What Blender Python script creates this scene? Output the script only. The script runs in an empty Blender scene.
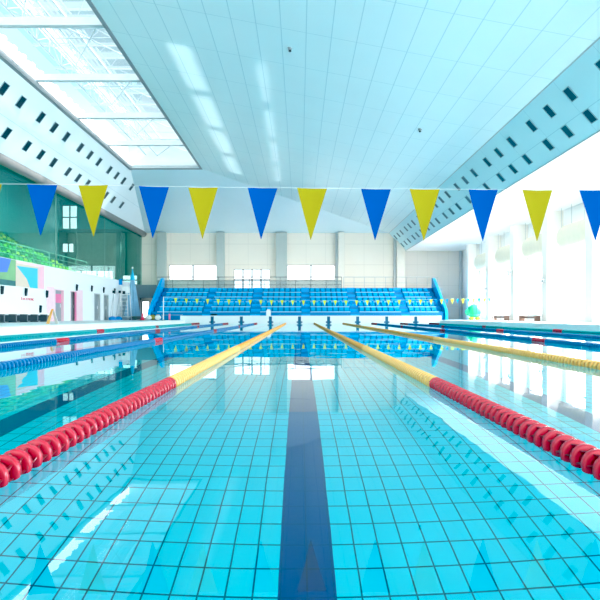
import bpy, math, random
from mathutils import Vector, Matrix
random.seed(7)
SC = bpy.context.scene
COL = SC.collection
PI = math.pi

# ------------------------------------------------------------------ materials
def nt_new(name):
    m = bpy.data.materials.new(name)
    m.use_nodes = True
    nt = m.node_tree
    for n in list(nt.nodes):
        nt.nodes.remove(n)
    out = nt.nodes.new('ShaderNodeOutputMaterial')
    return m, nt, out

def node(nt, kind, **kw):
    n = nt.nodes.new(kind)
    for k, v in kw.items():
        setattr(n, k, v)
    return n

def math_n(nt, op, a, b=None, c=None):
    n = nt.nodes.new('ShaderNodeMath')
    n.operation = op
    for i, v in enumerate((a, b, c)):
        if v is None:
            continue
        if isinstance(v, (int, float)):
            n.inputs[i].default_value = v
        else:
            nt.links.new(v, n.inputs[i])
    return n.outputs[0]

def mix_col(nt, fac, a, b):
    n = nt.nodes.new('ShaderNodeMix')
    n.data_type = 'RGBA'
    if isinstance(fac, (int, float)):
        n.inputs[0].default_value = fac
    else:
        nt.links.new(fac, n.inputs[0])
    for i, v in ((6, a), (7, b)):
        if isinstance(v, tuple):
            n.inputs[i].default_value = (*v, 1)
        else:
            nt.links.new(v, n.inputs[i])
    return n.outputs[2]

def position(nt):
    g = nt.nodes.new('ShaderNodeNewGeometry')
    s = nt.nodes.new('ShaderNodeSeparateXYZ')
    nt.links.new(g.outputs['Position'], s.inputs[0])
    return g.outputs['Position'], s.outputs[0], s.outputs[1], s.outputs[2]

def line_mask(nt, v, period, width, offset=0.0):
    """1 on a line of this width repeated with this period"""
    t = math_n(nt, 'ADD', v, 1000 * period - offset + width / 2)
    t = math_n(nt, 'MODULO', t, period)
    return math_n(nt, 'LESS_THAN', t, width)

def P(name, col, rough=0.5, metal=0.0, spec=0.5, var=0.06, scale=3.0, emit=None, estr=0.0):
    m, nt, out = nt_new(name)
    b = node(nt, 'ShaderNodeBsdfPrincipled')
    b.inputs['Roughness'].default_value = rough
    b.inputs['Metallic'].default_value = metal
    b.inputs['Specular IOR Level'].default_value = spec
    tc = node(nt, 'ShaderNodeTexCoord')
    nz = node(nt, 'ShaderNodeTexNoise')
    nz.inputs['Scale'].default_value = scale
    nt.links.new(tc.outputs['Object'], nz.inputs['Vector'])
    dark = tuple(c * (1 - var) for c in col)
    lite = tuple(min(1, c * (1 + var)) for c in col)
    nt.links.new(mix_col(nt, nz.outputs[0], dark, lite), b.inputs['Base Color'])
    if emit:
        b.inputs['Emission Color'].default_value = (*emit, 1)
        b.inputs['Emission Strength'].default_value = estr
    nt.links.new(b.outputs[0], out.inputs[0])
    return m

def glass_mat(name, tint, refl=0.12):
    m, nt, out = nt_new(name)
    t = node(nt, 'ShaderNodeBsdfTransparent')
    t.inputs[0].default_value = (*tint, 1)
    g = node(nt, 'ShaderNodeBsdfGlossy')
    g.inputs['Roughness'].default_value = 0.02
    lw = node(nt, 'ShaderNodeFresnel')
    lw.inputs[0].default_value = 1.35
    f = math_n(nt, 'MULTIPLY', lw.outputs[0], refl / 0.12)
    f = math_n(nt, 'MINIMUM', f, 0.6)
    mx = node(nt, 'ShaderNodeMixShader')
    nt.links.new(f, mx.inputs[0])
    nt.links.new(t.outputs[0], mx.inputs[1])
    nt.links.new(g.outputs[0], mx.inputs[2])
    nt.links.new(mx.outputs[0], out.inputs[0])
    return m

def water_mat():
    m, nt, out = nt_new('pool_water_surface')
    g = node(nt, 'ShaderNodeBsdfGlass')
    g.inputs['IOR'].default_value = 1.333
    g.inputs['Roughness'].default_value = 0.0
    g.inputs['Color'].default_value = (0.97, 1, 1, 1)
    pos, x, y, z = position(nt)
    n1 = node(nt, 'ShaderNodeTexNoise')
    n1.inputs['Scale'].default_value = 1.3
    n1.inputs['Detail'].default_value = 2
    nt.links.new(pos, n1.inputs['Vector'])
    bp = node(nt, 'ShaderNodeBump')
    bp.inputs['Strength'].default_value = 1.0
    bp.inputs['Distance'].default_value = 0.0016
    nt.links.new(n1.outputs[0], bp.inputs['Height'])
    nt.links.new(bp.outputs[0], g.inputs['Normal'])
    nt.links.new(g.outputs[0], out.inputs[0])
    return m

def tile_mat():
    m, nt, out = nt_new('pool_floor_tiles')
    b = node(nt, 'ShaderNodeBsdfPrincipled')
    b.inputs['Roughness'].default_value = 0.35
    pos, x, y, z = position(nt)
    nz = node(nt, 'ShaderNodeTexNoise')
    nz.inputs['Scale'].default_value = 0.8
    nt.links.new(pos, nz.inputs['Vector'])
    base = mix_col(nt, nz.outputs[0], TILE_A, TILE_B)
    # dark lane lines with T ends
    xm = math_n(nt, 'ADD', x, 1001.25 - 0.035)
    xm = math_n(nt, 'MODULO', xm, 2.5)
    xm = math_n(nt, 'ABSOLUTE', math_n(nt, 'SUBTRACT', xm, 1.25))
    lane = math_n(nt, 'LESS_THAN', xm, 0.135)
    yin = math_n(nt, 'MULTIPLY', math_n(nt, 'GREATER_THAN', y, 2.0), math_n(nt, 'LESS_THAN', y, 48.0))
    lane = math_n(nt, 'MULTIPLY', lane, yin)
    ends = math_n(nt, 'LESS_THAN', math_n(nt, 'ABSOLUTE', math_n(nt, 'SUBTRACT', math_n(nt, 'ABSOLUTE', math_n(nt, 'SUBTRACT', y, 25.0)), 22.9)), 0.13)
    tee = math_n(nt, 'MULTIPLY', ends, math_n(nt, 'LESS_THAN', xm, 0.5))
    lane = math_n(nt, 'MAXIMUM', lane, tee)
    xin = math_n(nt, 'MULTIPLY', math_n(nt, 'GREATER_THAN', x, -8.7), math_n(nt, 'LESS_THAN', x, 11.2))
    lane = math_n(nt, 'MULTIPLY', lane, xin)
    c = mix_col(nt, lane, base, (0.003, 0.055, 0.25))
    gx = line_mask(nt, x, 0.1245, 0.0085, 0.035)
    gy = line_mask(nt, y, 0.2, 0.011, 0.05)
    gr = math_n(nt, 'MAXIMUM', gx, gy)
    gcol = mix_col(nt, lane, (0.0, 0.12, 0.2), (0.002, 0.04, 0.17))
    c = mix_col(nt, gr, c, gcol)
    nt.links.new(c, b.inputs['Base Color'])
    nt.links.new(b.outputs[0], out.inputs[0])
    return m

def panel_mat(name, col, linecol, px, wx, py, wy, ox=0, oy=0, rough=0.4, axes='xy', spec=0.5, second=None):
    m, nt, out = nt_new(name)
    b = node(nt, 'ShaderNodeBsdfPrincipled')
    b.inputs['Roughness'].default_value = rough
    b.inputs['Specular IOR Level'].default_value = spec
    pos, x, y, z = position(nt)
    d = {'x': x, 'y': y, 'z': z}
    a1, a2 = d[axes[0]], d[axes[1]]
    nz = node(nt, 'ShaderNodeTexNoise')
    nz.inputs['Scale'].default_value = 0.35
    nt.links.new(pos, nz.inputs['Vector'])
    base = mix_col(nt, nz.outputs[0], tuple(c * 0.96 for c in col), tuple(min(1, c * 1.04) for c in col))
    g = math_n(nt, 'MAXIMUM', line_mask(nt, a1, px, wx, ox), line_mask(nt, a2, py, wy, oy))
    nt.links.new(mix_col(nt, g, base, linecol), b.inputs['Base Color'])
    nt.links.new(b.outputs[0], out.inputs[0])
    return m

def random_tint_mat(name, cols, rough=0.5):
    m, nt, out = nt_new(name)
    b = node(nt, 'ShaderNodeBsdfPrincipled')
    b.inputs['Roughness'].default_value = rough
    oi = node(nt, 'ShaderNodeObjectInfo')
    r = node(nt, 'ShaderNodeValToRGB')
    cr = r.color_ramp
    cr.interpolation = 'CONSTANT'
    while len(cr.elements) < len(cols):
        cr.elements.new(0.5)
    for i, c in enumerate(cols):
        cr.elements[i].position = i / len(cols)
        cr.elements[i].color = (*c, 1)
    nt.links.new(oi.outputs['Random'], r.inputs[0])
    nt.links.new(r.outputs[0], b.inputs['Base Color'])
    nt.links.new(b.outputs[0], out.inputs[0])
    return m

TILE_A = (0.0, 0.68, 0.86)
TILE_B = (0.0, 0.78, 0.92)
M = {}
M['water'] = water_mat()
M['tiles'] = tile_mat()
M['ceiling'] = panel_mat('ceiling_panels', (0.68, 0.86, 0.905), (0.46, 0.67, 0.74), 0.94, 0.034, 3.1, 0.028, 0.25, 21.8, rough=0.32)
M['hip'] = P('ceiling_plain_metal', (0.62, 0.80, 0.87), 0.35, var=0.03, scale=0.3)
M['bulk_left'] = panel_mat('bulkhead_left_panels', (0.70, 0.81, 0.85), (0.46, 0.6, 0.65), 2.2, 0.02, 60, 0.01, axes='zy', rough=0.45)
M['bulk_right'] = panel_mat('bulkhead_right_panels', (0.60, 0.86, 0.92), (0.42, 0.68, 0.76), 1.92, 0.02, 2.97, 0.02, 0.6, 24.9, axes='zy', rough=0.45)
M['soffit'] = P('soffit_white', (0.93, 0.94, 0.94), 0.5, var=0.02, scale=0.5)
M['white_wall'] = P('white_painted_wall', (0.90, 0.91, 0.91), 0.5, var=0.02, scale=0.5)
M['pilaster'] = P('pilaster_warm_white', (0.84, 0.81, 0.75), 0.5, var=0.02)
M['wall_left'] = P('left_wall_paint', (0.84, 0.90, 0.92), 0.5, var=0.03, scale=0.5)
M['cream'] = panel_mat('cream_wall_panels', (0.82, 0.76, 0.67), (0.66, 0.61, 0.54), 2.05, 0.025, 2.2, 0.04, 0.7, 8.3, axes='xz', rough=0.6)
M['grey_wall'] = panel_mat('grey_wall_panels', (0.70, 0.67, 0.62), (0.58, 0.55, 0.51), 1.1, 0.02, 2.2, 0.03, 0.4, 8.3, axes='xz', rough=0.6)
M['column'] = P('column_paint', (0.46, 0.51, 0.49), 0.5, var=0.03)
M['column_cream'] = P('column_cream_paint', (0.80, 0.76, 0.68), 0.5, var=0.03)
M['gallery_wall'] = panel_mat('gallery_teal_wall', (0.20, 0.33, 0.31), (0.14, 0.26, 0.24), 1.7, 0.05, 1.6, 0.05, 0, 9.7, axes='xz', rough=0.4)
M['gallery_back'] = panel_mat('gallery_back_glazed_teal', (0.05, 0.42, 0.40), (0.25, 0.6, 0.58), 3.0, 0.06, 40, 0.02, axes='yz', rough=0.3)
M['gallery_upper'] = P('gallery_upper_teal', (0.12, 0.50, 0.50), 0.3, var=0.2, scale=0.4)
M['dark_grey'] = P('dark_grey_metal', (0.25, 0.28, 0.30), 0.45)
M['mid_grey'] = P('mid_grey_metal', (0.50, 0.54, 0.55), 0.4)
M['lip'] = P('bulkhead_lip_grey', (0.22, 0.21, 0.205), 0.45)
M['sill_grey'] = P('skylight_sill_grey', (0.26, 0.28, 0.29), 0.5)
M['backlit'] = P('backlit_clerestory_panel', (0.85, 0.9, 0.92), 0.4, emit=(0.95, 0.98, 1), estr=1.7)  # white upstand given a glow to brighten it and its reflection
M['frame_dark'] = P('window_frame_grey', (0.07, 0.08, 0.09), 0.45)
M['black'] = P('black_plastic', (0.02, 0.025, 0.03), 0.4)
M['vent_dark'] = P('vent_dark_teal', (0.015, 0.10, 0.15), 0.35)
M['vent_black'] = P('vent_black', (0.008, 0.03, 0.045), 0.4)
M['vent_frame'] = P('vent_frame_grey', (0.30, 0.42, 0.46), 0.45)
M['white_metal'] = P('white_powder_metal', (0.88, 0.90, 0.90), 0.35)
M['steel'] = P('skylight_steel_white', (0.58, 0.64, 0.66), 0.4)
M['steel_pale'] = P('truss_steel_pale_blue', (0.50, 0.62, 0.67), 0.4)
M['deck'] = panel_mat('deck_tiles_grey', (0.62, 0.68, 0.70), (0.5, 0.56, 0.58), 0.3, 0.012, 0.3, 0.012, rough=0.35)
M['deck_white'] = P('pool_rim_white_tiles', (0.86, 0.93, 0.94), 0.35, var=0.03)
M['mark_blue'] = P('target_mark_blue', (0.02, 0.13, 0.25), 0.4)
M['glass'] = glass_mat('clear_window_glass', (0.97, 0.99, 1.0), 0.04)
M['glass_teal'] = glass_mat('teal_tinted_glass', (0.74, 0.95, 0.91), 0.05)
M['glass_rail'] = glass_mat('grey_railing_glass', (0.70, 0.78, 0.80), 0.15)
M['blue_stand'] = P('blue_stand_paint', (0.0, 0.24, 0.56), 0.4, var=0.05)
M['blue_aisle'] = P('blue_aisle_paint', (0.0, 0.46, 0.92), 0.4, var=0.05)
M['blue_side'] = P('blue_side_panel', (0.0, 0.44, 0.92), 0.35, var=0.05)
M['blue_nose'] = P('pale_blue_nosing', (0.35, 0.68, 0.86), 0.4)
M['blue_seat'] = P('blue_seat_plastic', (0.0, 0.44, 0.82), 0.35, var=0.05)
M['green_seat'] = random_tint_mat('green_seat_plastic', [(0.10, 0.55, 0.15), (0.30, 0.65, 0.10), (0.75, 0.78, 0.12), (0.04, 0.26, 0.12)])
M['gallery_tier'] = P('gallery_tier_dark_green', (0.06, 0.22, 0.17), 0.6)
M['rail_green'] = P('pale_green_rail', (0.40, 0.70, 0.58), 0.4)
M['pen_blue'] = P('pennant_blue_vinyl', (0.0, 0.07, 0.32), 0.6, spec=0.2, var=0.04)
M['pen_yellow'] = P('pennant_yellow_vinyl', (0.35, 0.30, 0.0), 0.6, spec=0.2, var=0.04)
M['rope_white'] = P('white_cord', (0.85, 0.88, 0.88), 0.6)
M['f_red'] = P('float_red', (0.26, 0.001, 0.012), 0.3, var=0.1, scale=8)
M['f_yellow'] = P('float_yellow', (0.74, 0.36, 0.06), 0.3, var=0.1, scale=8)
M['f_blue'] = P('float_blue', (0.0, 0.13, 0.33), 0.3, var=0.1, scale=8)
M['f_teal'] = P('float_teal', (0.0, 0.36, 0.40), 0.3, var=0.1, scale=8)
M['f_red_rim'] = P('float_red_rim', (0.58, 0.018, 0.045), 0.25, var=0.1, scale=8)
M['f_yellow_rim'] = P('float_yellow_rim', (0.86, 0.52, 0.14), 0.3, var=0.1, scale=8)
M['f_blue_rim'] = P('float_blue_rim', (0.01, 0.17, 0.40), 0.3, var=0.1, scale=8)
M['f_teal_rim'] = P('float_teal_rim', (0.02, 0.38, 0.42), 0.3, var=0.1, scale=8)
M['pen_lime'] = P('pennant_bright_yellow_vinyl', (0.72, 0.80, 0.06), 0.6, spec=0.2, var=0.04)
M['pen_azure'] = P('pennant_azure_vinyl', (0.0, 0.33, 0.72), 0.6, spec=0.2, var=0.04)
M['cable'] = P('steel_cable', (0.4, 0.42, 0.44), 0.4, metal=0.6)
M['pink'] = P('pink_panel', (0.90, 0.52, 0.62), 0.4)
M['magenta'] = P('magenta_panel', (0.80, 0.20, 0.38), 0.4)
M['pale_pink'] = P('pale_pink_panel', (0.92, 0.66, 0.72), 0.4)
M['door_grey'] = P('door_grey_steel', (0.36, 0.40, 0.42), 0.35, metal=0.3)
M['cyan'] = P('poster_cyan', (0.05, 0.55, 0.75), 0.4)
M['poster_blue'] = P('poster_blue', (0.10, 0.22, 0.72), 0.4, var=0.25, scale=0.6)
M['poster_green'] = P('poster_green', (0.22, 0.45, 0.22), 0.4, var=0.3, scale=0.8)
M['poster_dark'] = P('poster_dark_green', (0.05, 0.17, 0.18), 0.4, var=0.3, scale=2)
M['beige'] = P('poster_beige', (0.75, 0.62, 0.50), 0.4)
M['red'] = P('red_plastic', (0.70, 0.02, 0.06), 0.4)
M['orange'] = P('orange_plastic', (0.90, 0.38, 0.01), 0.4)
M['brown'] = P('brown_wood', (0.24, 0.13, 0.09), 0.5, var=0.2, scale=6)
M['blue_base'] = P('blue_plastic_base', (0.02, 0.25, 0.62), 0.4)
M['canvas_blue'] = P('pale_blue_canvas', (0.28, 0.50, 0.68), 0.6, var=0.15)
M['canvas_cyan'] = P('cyan_canvas', (0.05, 0.50, 0.78), 0.6)
M['mint'] = P('mint_green_vinyl', (0.05, 0.60, 0.28), 0.35)
M['green_dk'] = P('deep_green_vinyl', (0.02, 0.45, 0.16), 0.35)
M['yellow_pl'] = P('yellow_plastic', (0.85, 0.70, 0.08), 0.4)
M['olive'] = P('olive_fabric', (0.35, 0.30, 0.06), 0.7)
M['shade'] = P('cream_shade_fabric', (0.74, 0.69, 0.56), 0.7)
M['skin_tone_bag'] = P('tan_bag_fabric', (0.60, 0.42, 0.30), 0.7)

# ------------------------------------------------------------------ mesh helpers
class MB:
    def __init__(s):
        s.v, s.f, s.smooth = [], [], []
    def add(s, vs, fs, smooth=False):
        o = len(s.v)
        s.v += [tuple(p) for p in vs]
        s.f += [tuple(i + o for i in f) for f in fs]
        s.smooth += [smooth] * len(fs)
        return s
    def box(s, x0, x1, y0, y1, z0, z1):
        x0, x1 = min(x0, x1), max(x0, x1); y0, y1 = min(y0, y1), max(y0, y1); z0, z1 = min(z0, z1), max(z0, z1)
        v = [(x0, y0, z0), (x1, y0, z0), (x1, y1, z0), (x0, y1, z0), (x0, y0, z1), (x1, y0, z1), (x1, y1, z1), (x0, y1, z1)]
        return s.add(v, [(0, 3, 2, 1), (4, 5, 6, 7), (0, 1, 5, 4), (1, 2, 6, 5), (2, 3, 7, 6), (3, 0, 4, 7)])
    def poly(s, pts):
        return s.add(pts, [tuple(range(len(pts)))])
    def prism(s, pts, axis, a, b):
        """pts 2-D outline in the two other axes, extruded along axis from a to b"""
        n = len(pts)
        def mk(p, t):
            if axis == 'x': return (t, p[0], p[1])
            if axis == 'y': return (p[0], t, p[1])
            return (p[0], p[1], t)
        v = [mk(p, a) for p in pts] + [mk(p, b) for p in pts]
        f = [tuple(range(n - 1, -1, -1)), tuple(range(n, 2 * n))]
        f += [(i, (i + 1) % n, n + (i + 1) % n, n + i) for i in range(n)]
        return s.add(v, f)
    def tube(s, p, q, r, n=8, r2=None):
        p, q = Vector(p), Vector(q)
        d = (q - p).normalized()
        u = d.orthogonal().normalized(); w = d.cross(u)
        r2 = r if r2 is None else r2
        v = []
        for c, rr in ((p, r), (q, r2)):
            for i in range(n):
                a = 2 * PI * i / n
                v.append(c + u * (rr * math.cos(a)) + w * (rr * math.sin(a)))
        f = [(i, (i + 1) % n, n + (i + 1) % n, n + i) for i in range(n)]
        s.add(v, f, True)
        s.add(v, [tuple(range(n - 1, -1, -1)), tuple(range(n, 2 * n))])
        return s
    def path(s, pts, r, n=6):
        for a, b in zip(pts[:-1], pts[1:]):
            s.tube(a, b, r, n)
        return s
    def bar(s, p, q, w, h):
        """rectangular bar from p to q, w sideways, h up"""
        p, q = Vector(p), Vector(q)
        d = (q - p).normalized()
        up = Vector((0, 0, 1)) if abs(d.z) < 0.95 else Vector((0, 1, 0))
        u = d.cross(up).normalized() * (w / 2); k = u.cross(d).normalized() * (h / 2)
        v = []
        for c in (p, q):
            v += [c - u - k, c + u - k, c + u + k, c - u + k]
        return s.add(v, [(0, 3, 2, 1), (4, 5, 6, 7), (0, 1, 5, 4), (1, 2, 6, 5), (2, 3, 7, 6), (3, 0, 4, 7)])
    def lathe(s, prof, axis='y', c=(0, 0, 0), n=16, caps=True):
        """prof: list of (t along axis, radius)"""
        v, f = [], []
        for t, r in prof:
            for i in range(n):
                a = 2 * PI * i / n
                ca, sa = r * math.cos(a), r * math.sin(a)
                if axis == 'y': p = (c[0] + ca, c[1] + t, c[2] + sa)
                elif axis == 'z': p = (c[0] + ca, c[1] + sa, c[2] + t)
                else: p = (c[0] + t, c[1] + ca, c[2] + sa)
                v.append(p)
        for k in range(len(prof) - 1):
            for i in range(n):
                j = (i + 1) % n
                f.append((k * n + i, k * n + j, (k + 1) * n + j, (k + 1) * n + i))
        s.add(v, f, True)
        if caps:
            m = (len(prof) - 1) * n
            s.add(v[:n], [tuple(range(n))])
            s.add(v[m:], [tuple(range(n))])
        return s
    def ellipsoid(s, c, r, n=14, m=8, zmin=-1.0):
        v, f = [], []
        for k in range(m + 1):
            t = zmin + (1 - zmin) * k / m
            t = max(-1, min(1, math.sin((k / m - 0.5) * PI))) if zmin <= -1 else t
            rr = math.sqrt(max(0, 1 - t * t))
            for i in range(n):
                a = 2 * PI * i / n
                v.append((c[0] + r[0] * rr * math.cos(a), c[1] + r[1] * rr * math.sin(a), c[2] + r[2] * t))
        for k in range(m):
            for i in range(n):
                j = (i + 1) % n
                f.append((k * n + i, k * n + j, (k + 1) * n + j, (k + 1) * n + i))
        return s.add(v, f, True)
    def mesh(s, name):
        me = bpy.data.meshes.new(name)
        me.from_pydata(s.v, [], s.f)
        me.polygons.foreach_set('use_smooth', s.smooth)
        me.update()
        return me
    def build(s, name, mat, parent=None, loc=None):
        me = s.mesh(name)
        me.materials.append(mat)
        o = bpy.data.objects.new(name, me)
        COL.objects.link(o)
        if parent is not None:
            o.parent = parent
        if loc is not None:
            o.location = loc
        return o

def tag(o, label, cat, group=None):
    o['label'] = label
    o['category'] = cat
    if group:
        o['group'] = group
    return o

def empty(name, label, cat, loc=(0, 0, 0), group=None):
    o = bpy.data.objects.new(name, None)
    o.empty_display_size = 0.2
    COL.objects.link(o)
    o.location = loc
    return tag(o, label, cat, group)

def struct(name, mb, mat, parent=None):
    o = mb.build(name, mat, parent)
    if parent is None:
        o['kind'] = 'structure'
    return o

def copy_tree(o, parent=None):
    c = o.copy()
    COL.objects.link(c)
    if parent is not None:
        c.parent = parent
    for ch in list(o.children):
        copy_tree(ch, c)
    return c

ORD = ['zeroth', 'first', 'second', 'third', 'fourth', 'fifth', 'sixth', 'seventh', 'eighth', 'ninth', 'tenth', 'eleventh',
       'twelfth', 'thirteenth', 'fourteenth', 'fifteenth', 'sixteenth', 'seventeenth', 'eighteenth', 'nineteenth', 'twentieth',
       'twenty-first', 'twenty-second', 'twenty-third', 'twenty-fourth', 'twenty-fifth', 'twenty-sixth', 'twenty-seventh',
       'twenty-eighth', 'twenty-ninth', 'thirtieth', 'thirty-first']

def wall_cells(mb, plane, c0, c1, u0, u1, v0, v1, holes):
    """a wall slab between c0..c1 across its thickness with rectangular openings"""
    us = sorted(set([u0, u1] + [h[0] for h in holes] + [h[1] for h in holes]))
    vs = sorted(set([v0, v1] + [h[2] for h in holes] + [h[3] for h in holes]))
    for a, b in zip(us[:-1], us[1:]):
        for c, d in zip(vs[:-1], vs[1:]):
            um, vm = (a + b) / 2, (c + d) / 2
            if any(h[0] < um < h[1] and h[2] < vm < h[3] for h in holes):
                continue
            if plane == 'y': mb.box(a, b, c0, c1, c, d)
            else: mb.box(c0, c1, a, b, c, d)
    return mb

# ------------------------------------------------------------------ dimensions
F = 584.0
CZ = 0.66
XL, XR = -9.8, 12.1          # pool sides
YE = 50.2                    # far pool wall
ZD = 0.30                    # deck height over the water
YW = 62.0                    # far wall
YB = -8.0                    # how far the hall runs behind the camera
DEPTH = 1.4
XLW, XRW = -16.6, 17.26      # side walls
def PX(px, Y): return (px - 299.5) * Y / F
def PZ(py, Y): return CZ + (316 - py) * Y / F

# ------------------------------------------------------------------ pool shell and decks
mb = MB()
mb.poly([(XL, 0, -DEPTH), (XR, 0, -DEPTH), (XR, YE, -DEPTH), (XL, YE, -DEPTH)])
mb.poly([(XL, YE, -DEPTH), (XR, YE, -DEPTH), (XR, YE, -0.02), (XL, YE, -0.02)])
mb.poly([(XR, 0, -DEPTH), (XL, 0, -DEPTH), (XL, 0, -0.02), (XR, 0, -0.02)])
mb.poly([(XL, 0, -DEPTH), (XL, YE, -DEPTH), (XL, YE, -0.02), (XL, 0, -0.02)])
mb.poly([(XR, YE, -DEPTH), (XR, 0, -DEPTH), (XR, 0, -0.02), (XR, YE, -0.02)])
struct('floor_pool_basin', mb, M['tiles'])
mb = MB()
mb.poly([(XL, 0, 0), (XR, 0, 0), (XR, YE, 0), (XL, YE, 0)])
struct('pool_water', mb, M['water'])
# white rim: pool walls above the water on the two long sides
mb = MB()
mb.box(XL - 0.9, XL, 0, YE, -0.02, ZD)
mb.box(XR, XR + 0.9, 0, YE, -0.02, ZD)
mb.box(XL - 0.9, XR + 0.9, -0.5, -0.02, -0.3, ZD)
struct('trim_pool_rim', mb, M['deck_white'])
mb = MB()
mb.box(-26, XL - 0.9, YB, YW, 0.0, ZD - 0.004)
mb.box(XR + 0.9, XRW + 0.3, YB, YW, 0.0, ZD - 0.004)
mb.box(XL - 0.9, XR + 0.9, YB, -0.5, 0.0, ZD - 0.004)
mb.box(XL - 0.9, XR + 0.9, YE + 1.8, YW, 0.0, ZD - 0.004)
struct('floor', mb, M['deck'])
# raised white end platform with the lane targets
mb = MB()
mb.box(-10.25, 12.2, YE, YE + 1.8, -0.02, 0.69)
struct('wall_pool_end', mb, M['deck_white'])
mb = MB()
for i in range(8):
    x = -7.5 + 2.5 * i
    mb.box(x - 0.13, x + 0.13, YE - 0.012, YE, 0.0, 0.62)
    mb.box(x - 0.24, x + 0.24, YE - 0.014, YE, 0.06, 0.2)
struct('trim_lane_targets', mb, M['mark_blue'])

# ------------------------------------------------------------------ lane ropes
def float_mesh(n):
    mb = MB()
    # two broad rings with a waisted drum between them
    prof = [(-0.046, 0.022), (-0.046, 0.062), (-0.043, 0.067), (-0.016, 0.067), (-0.013, 0.062), (-0.013, 0.040), (0.0, 0.030),
            (0.034, 0.030), (0.048, 0.042), (0.048, 0.022)]
    if n <= 8:
        prof = [(-0.046, 0.03), (-0.044, 0.066), (-0.020, 0.066), (-0.012, 0.038), (0.040, 0.036), (0.046, 0.03)]
    mb.lathe(prof, 'y', n=n)
    if n > 8:
        for k in range(6):      # curved vanes between the rings
            a = 2 * PI * k / 6
            r0, r1 = 0.030, 0.058
            ca, sa = math.cos(a), math.sin(a)
            cb, sb = math.cos(a + 0.35), math.sin(a + 0.35)
            t = 0.0035
            A = [(ca * r0 - sa * s * t, -0.018, sa * r0 + ca * s * t) for s in (-1, 1)] + [(ca * r1 - sa * s * t, -0.018, sa * r1 + ca * s * t) for s in (1, -1)]
            B = [(cb * r0 - sb * s * t, 0.046, sb * r0 + cb * s * t) for s in (-1, 1)] + [(cb * r1 - sb * s * t, 0.046, sb * r1 + cb * s * t) for s in (1, -1)]
            mb.add(A + B, [(0, 1, 2, 3), (7, 6, 5, 4), (0, 4, 5, 1), (1, 5, 6, 2), (2, 6, 7, 3), (3, 7, 4, 0)])
    return mb
FL_HI = {}
for k in ('f_red', 'f_yellow', 'f_blue', 'f_teal'):
    mb = float_mesh(20)
    me = mb.mesh('lane_float_' + k)
    me.materials.append(M[k]); me.materials.append(M[k + '_rim'])  # lighter rim, darker waist: flange light and recess shade put into colour
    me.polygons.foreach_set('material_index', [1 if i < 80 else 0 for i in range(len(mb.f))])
    FL_HI[k] = me
low = float_mesh(8)
PITCH = 0.1
ROPES = [(-8.75, 'f_teal', 'teal', 'teal lane rope nearest the left pool edge'),
         (-6.25, 'f_blue', 'blue', 'blue lane rope beside the teal one on the left'),
         (-3.75, 'f_blue', 'blue', 'blue lane rope next left of the red and yellow rope'),
         (-1.25, 'f_yellow', 'yellow', 'red and yellow lane rope left of the central dark lane line'),
         (1.25, 'f_yellow', 'yellow', 'red and yellow lane rope right of the central dark lane line'),
         (3.75, 'f_yellow', 'orange', 'orange yellow lane rope crossing the bright reflections on the right'),
         (6.25, 'f_blue', 'blue', 'blue lane rope next right of the orange yellow one'),
         (8.75, 'f_blue', 'blue', 'blue lane rope between another blue one and the teal one, right'),
         (11.25, 'f_teal', 'teal', 'teal lane rope nearest the right pool edge')]
def rope_colour(y, key):
    if y < 5.45 or (y > YE - 4 and key != 'f_yellow'): return 'f_red'
    if key == 'f_yellow': return key
    if 14.7 < y < 15.5 or 24.6 < y < 25.6 or 34.7 < y < 35.5: return 'f_red'
    return key
for X, key, cname, lab in ROPES:
    t = empty('lane_rope', lab, 'lane rope', (X * 0.985 + 0.03, 0, 0.03), 'floating lane ropes across the pool')
    MB().tube((0, 0.02, 0), (0, YE - 0.02, 0), 0.012, 6).build('cable', M['cable'], t)
    y_first = max(0.35, abs(X) * F / 302.0 - 1.2)
    n = int((YE - 0.5) / PITCH)
    seen = 0
    rest = {}
    for i in range(n):
        y = 0.3 + i * PITCH
        c = rope_colour(y, key)
        if y >= y_first and seen < 100:
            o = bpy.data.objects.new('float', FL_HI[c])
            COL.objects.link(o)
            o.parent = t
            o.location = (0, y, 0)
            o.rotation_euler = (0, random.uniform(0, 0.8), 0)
            if c == 'f_red' and abs(X) < 2: o['label'] = 'red float disc'
            seen += 1
        else:
            r = rest.setdefault(c, MB())
            o0 = len(r.v)
            r.v += [(p[0], p[1] + y, p[2]) for p in low.v]
            r.f += [tuple(j + o0 for j in f) for f in low.f]
            r.smooth += low.smooth
    for c, r in rest.items():
        o = r.build('float_string', M[c], t)
        o['kind'] = 'stuff'

# ------------------------------------------------------------------ ceiling, skylight, bulkheads
ZT = CZ + 12.18
A0 = Vector((-13.95, 0, ZT)); A1 = Vector((-16.4, 0, CZ + 8.81))
B0 = Vector((-8.19, 0, ZT)); B1 = Vector((9.5, 0, CZ + 8.81)); B2 = Vector((11.2, 0, CZ + 6.9))
YS = 48.2
def at(v, y): return (v.x, y, v.z)
mb = MB()
mb.poly([at(B0, YB), at(B0, YS), at(B1, YW), at(B1, YB)])
struct('ceiling', mb, M['ceiling'])
mb = MB()
mb.poly([at(A0, YS), at(A1, YW), at(B1, YW), at(B0, YS)])
struct('ceiling_end_slope', mb, M['hip'])
mb = MB()
mb.poly([at(A0, YB), at(A1, YB), at(A1, YW), at(A0, YS)])
struct('wall_left_bulkhead', mb, M['bulk_left'])
mb = MB()
mb.poly([at(B1, YB), at(B1, YW), at(B2, YW), at(B2, YB)])
struct('wall_right_bulkhead', mb, M['bulk_right'])
mb = MB()
mb.box(B2.x, XRW + 0.3, YB, YW, B2.z, B2.z + 0.2)
struct('ceiling_right_bay', mb, M['soffit'])
mb = MB()
mb.tube(at(A1 + Vector((-0.12, 0, -0.12)), YB), at(A1 + Vector((-0.12, 0, -0.12)), YW - 0.05), 0.30, 14)
struct('trim_left_bulkhead_lip', mb, M['lip'])
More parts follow.
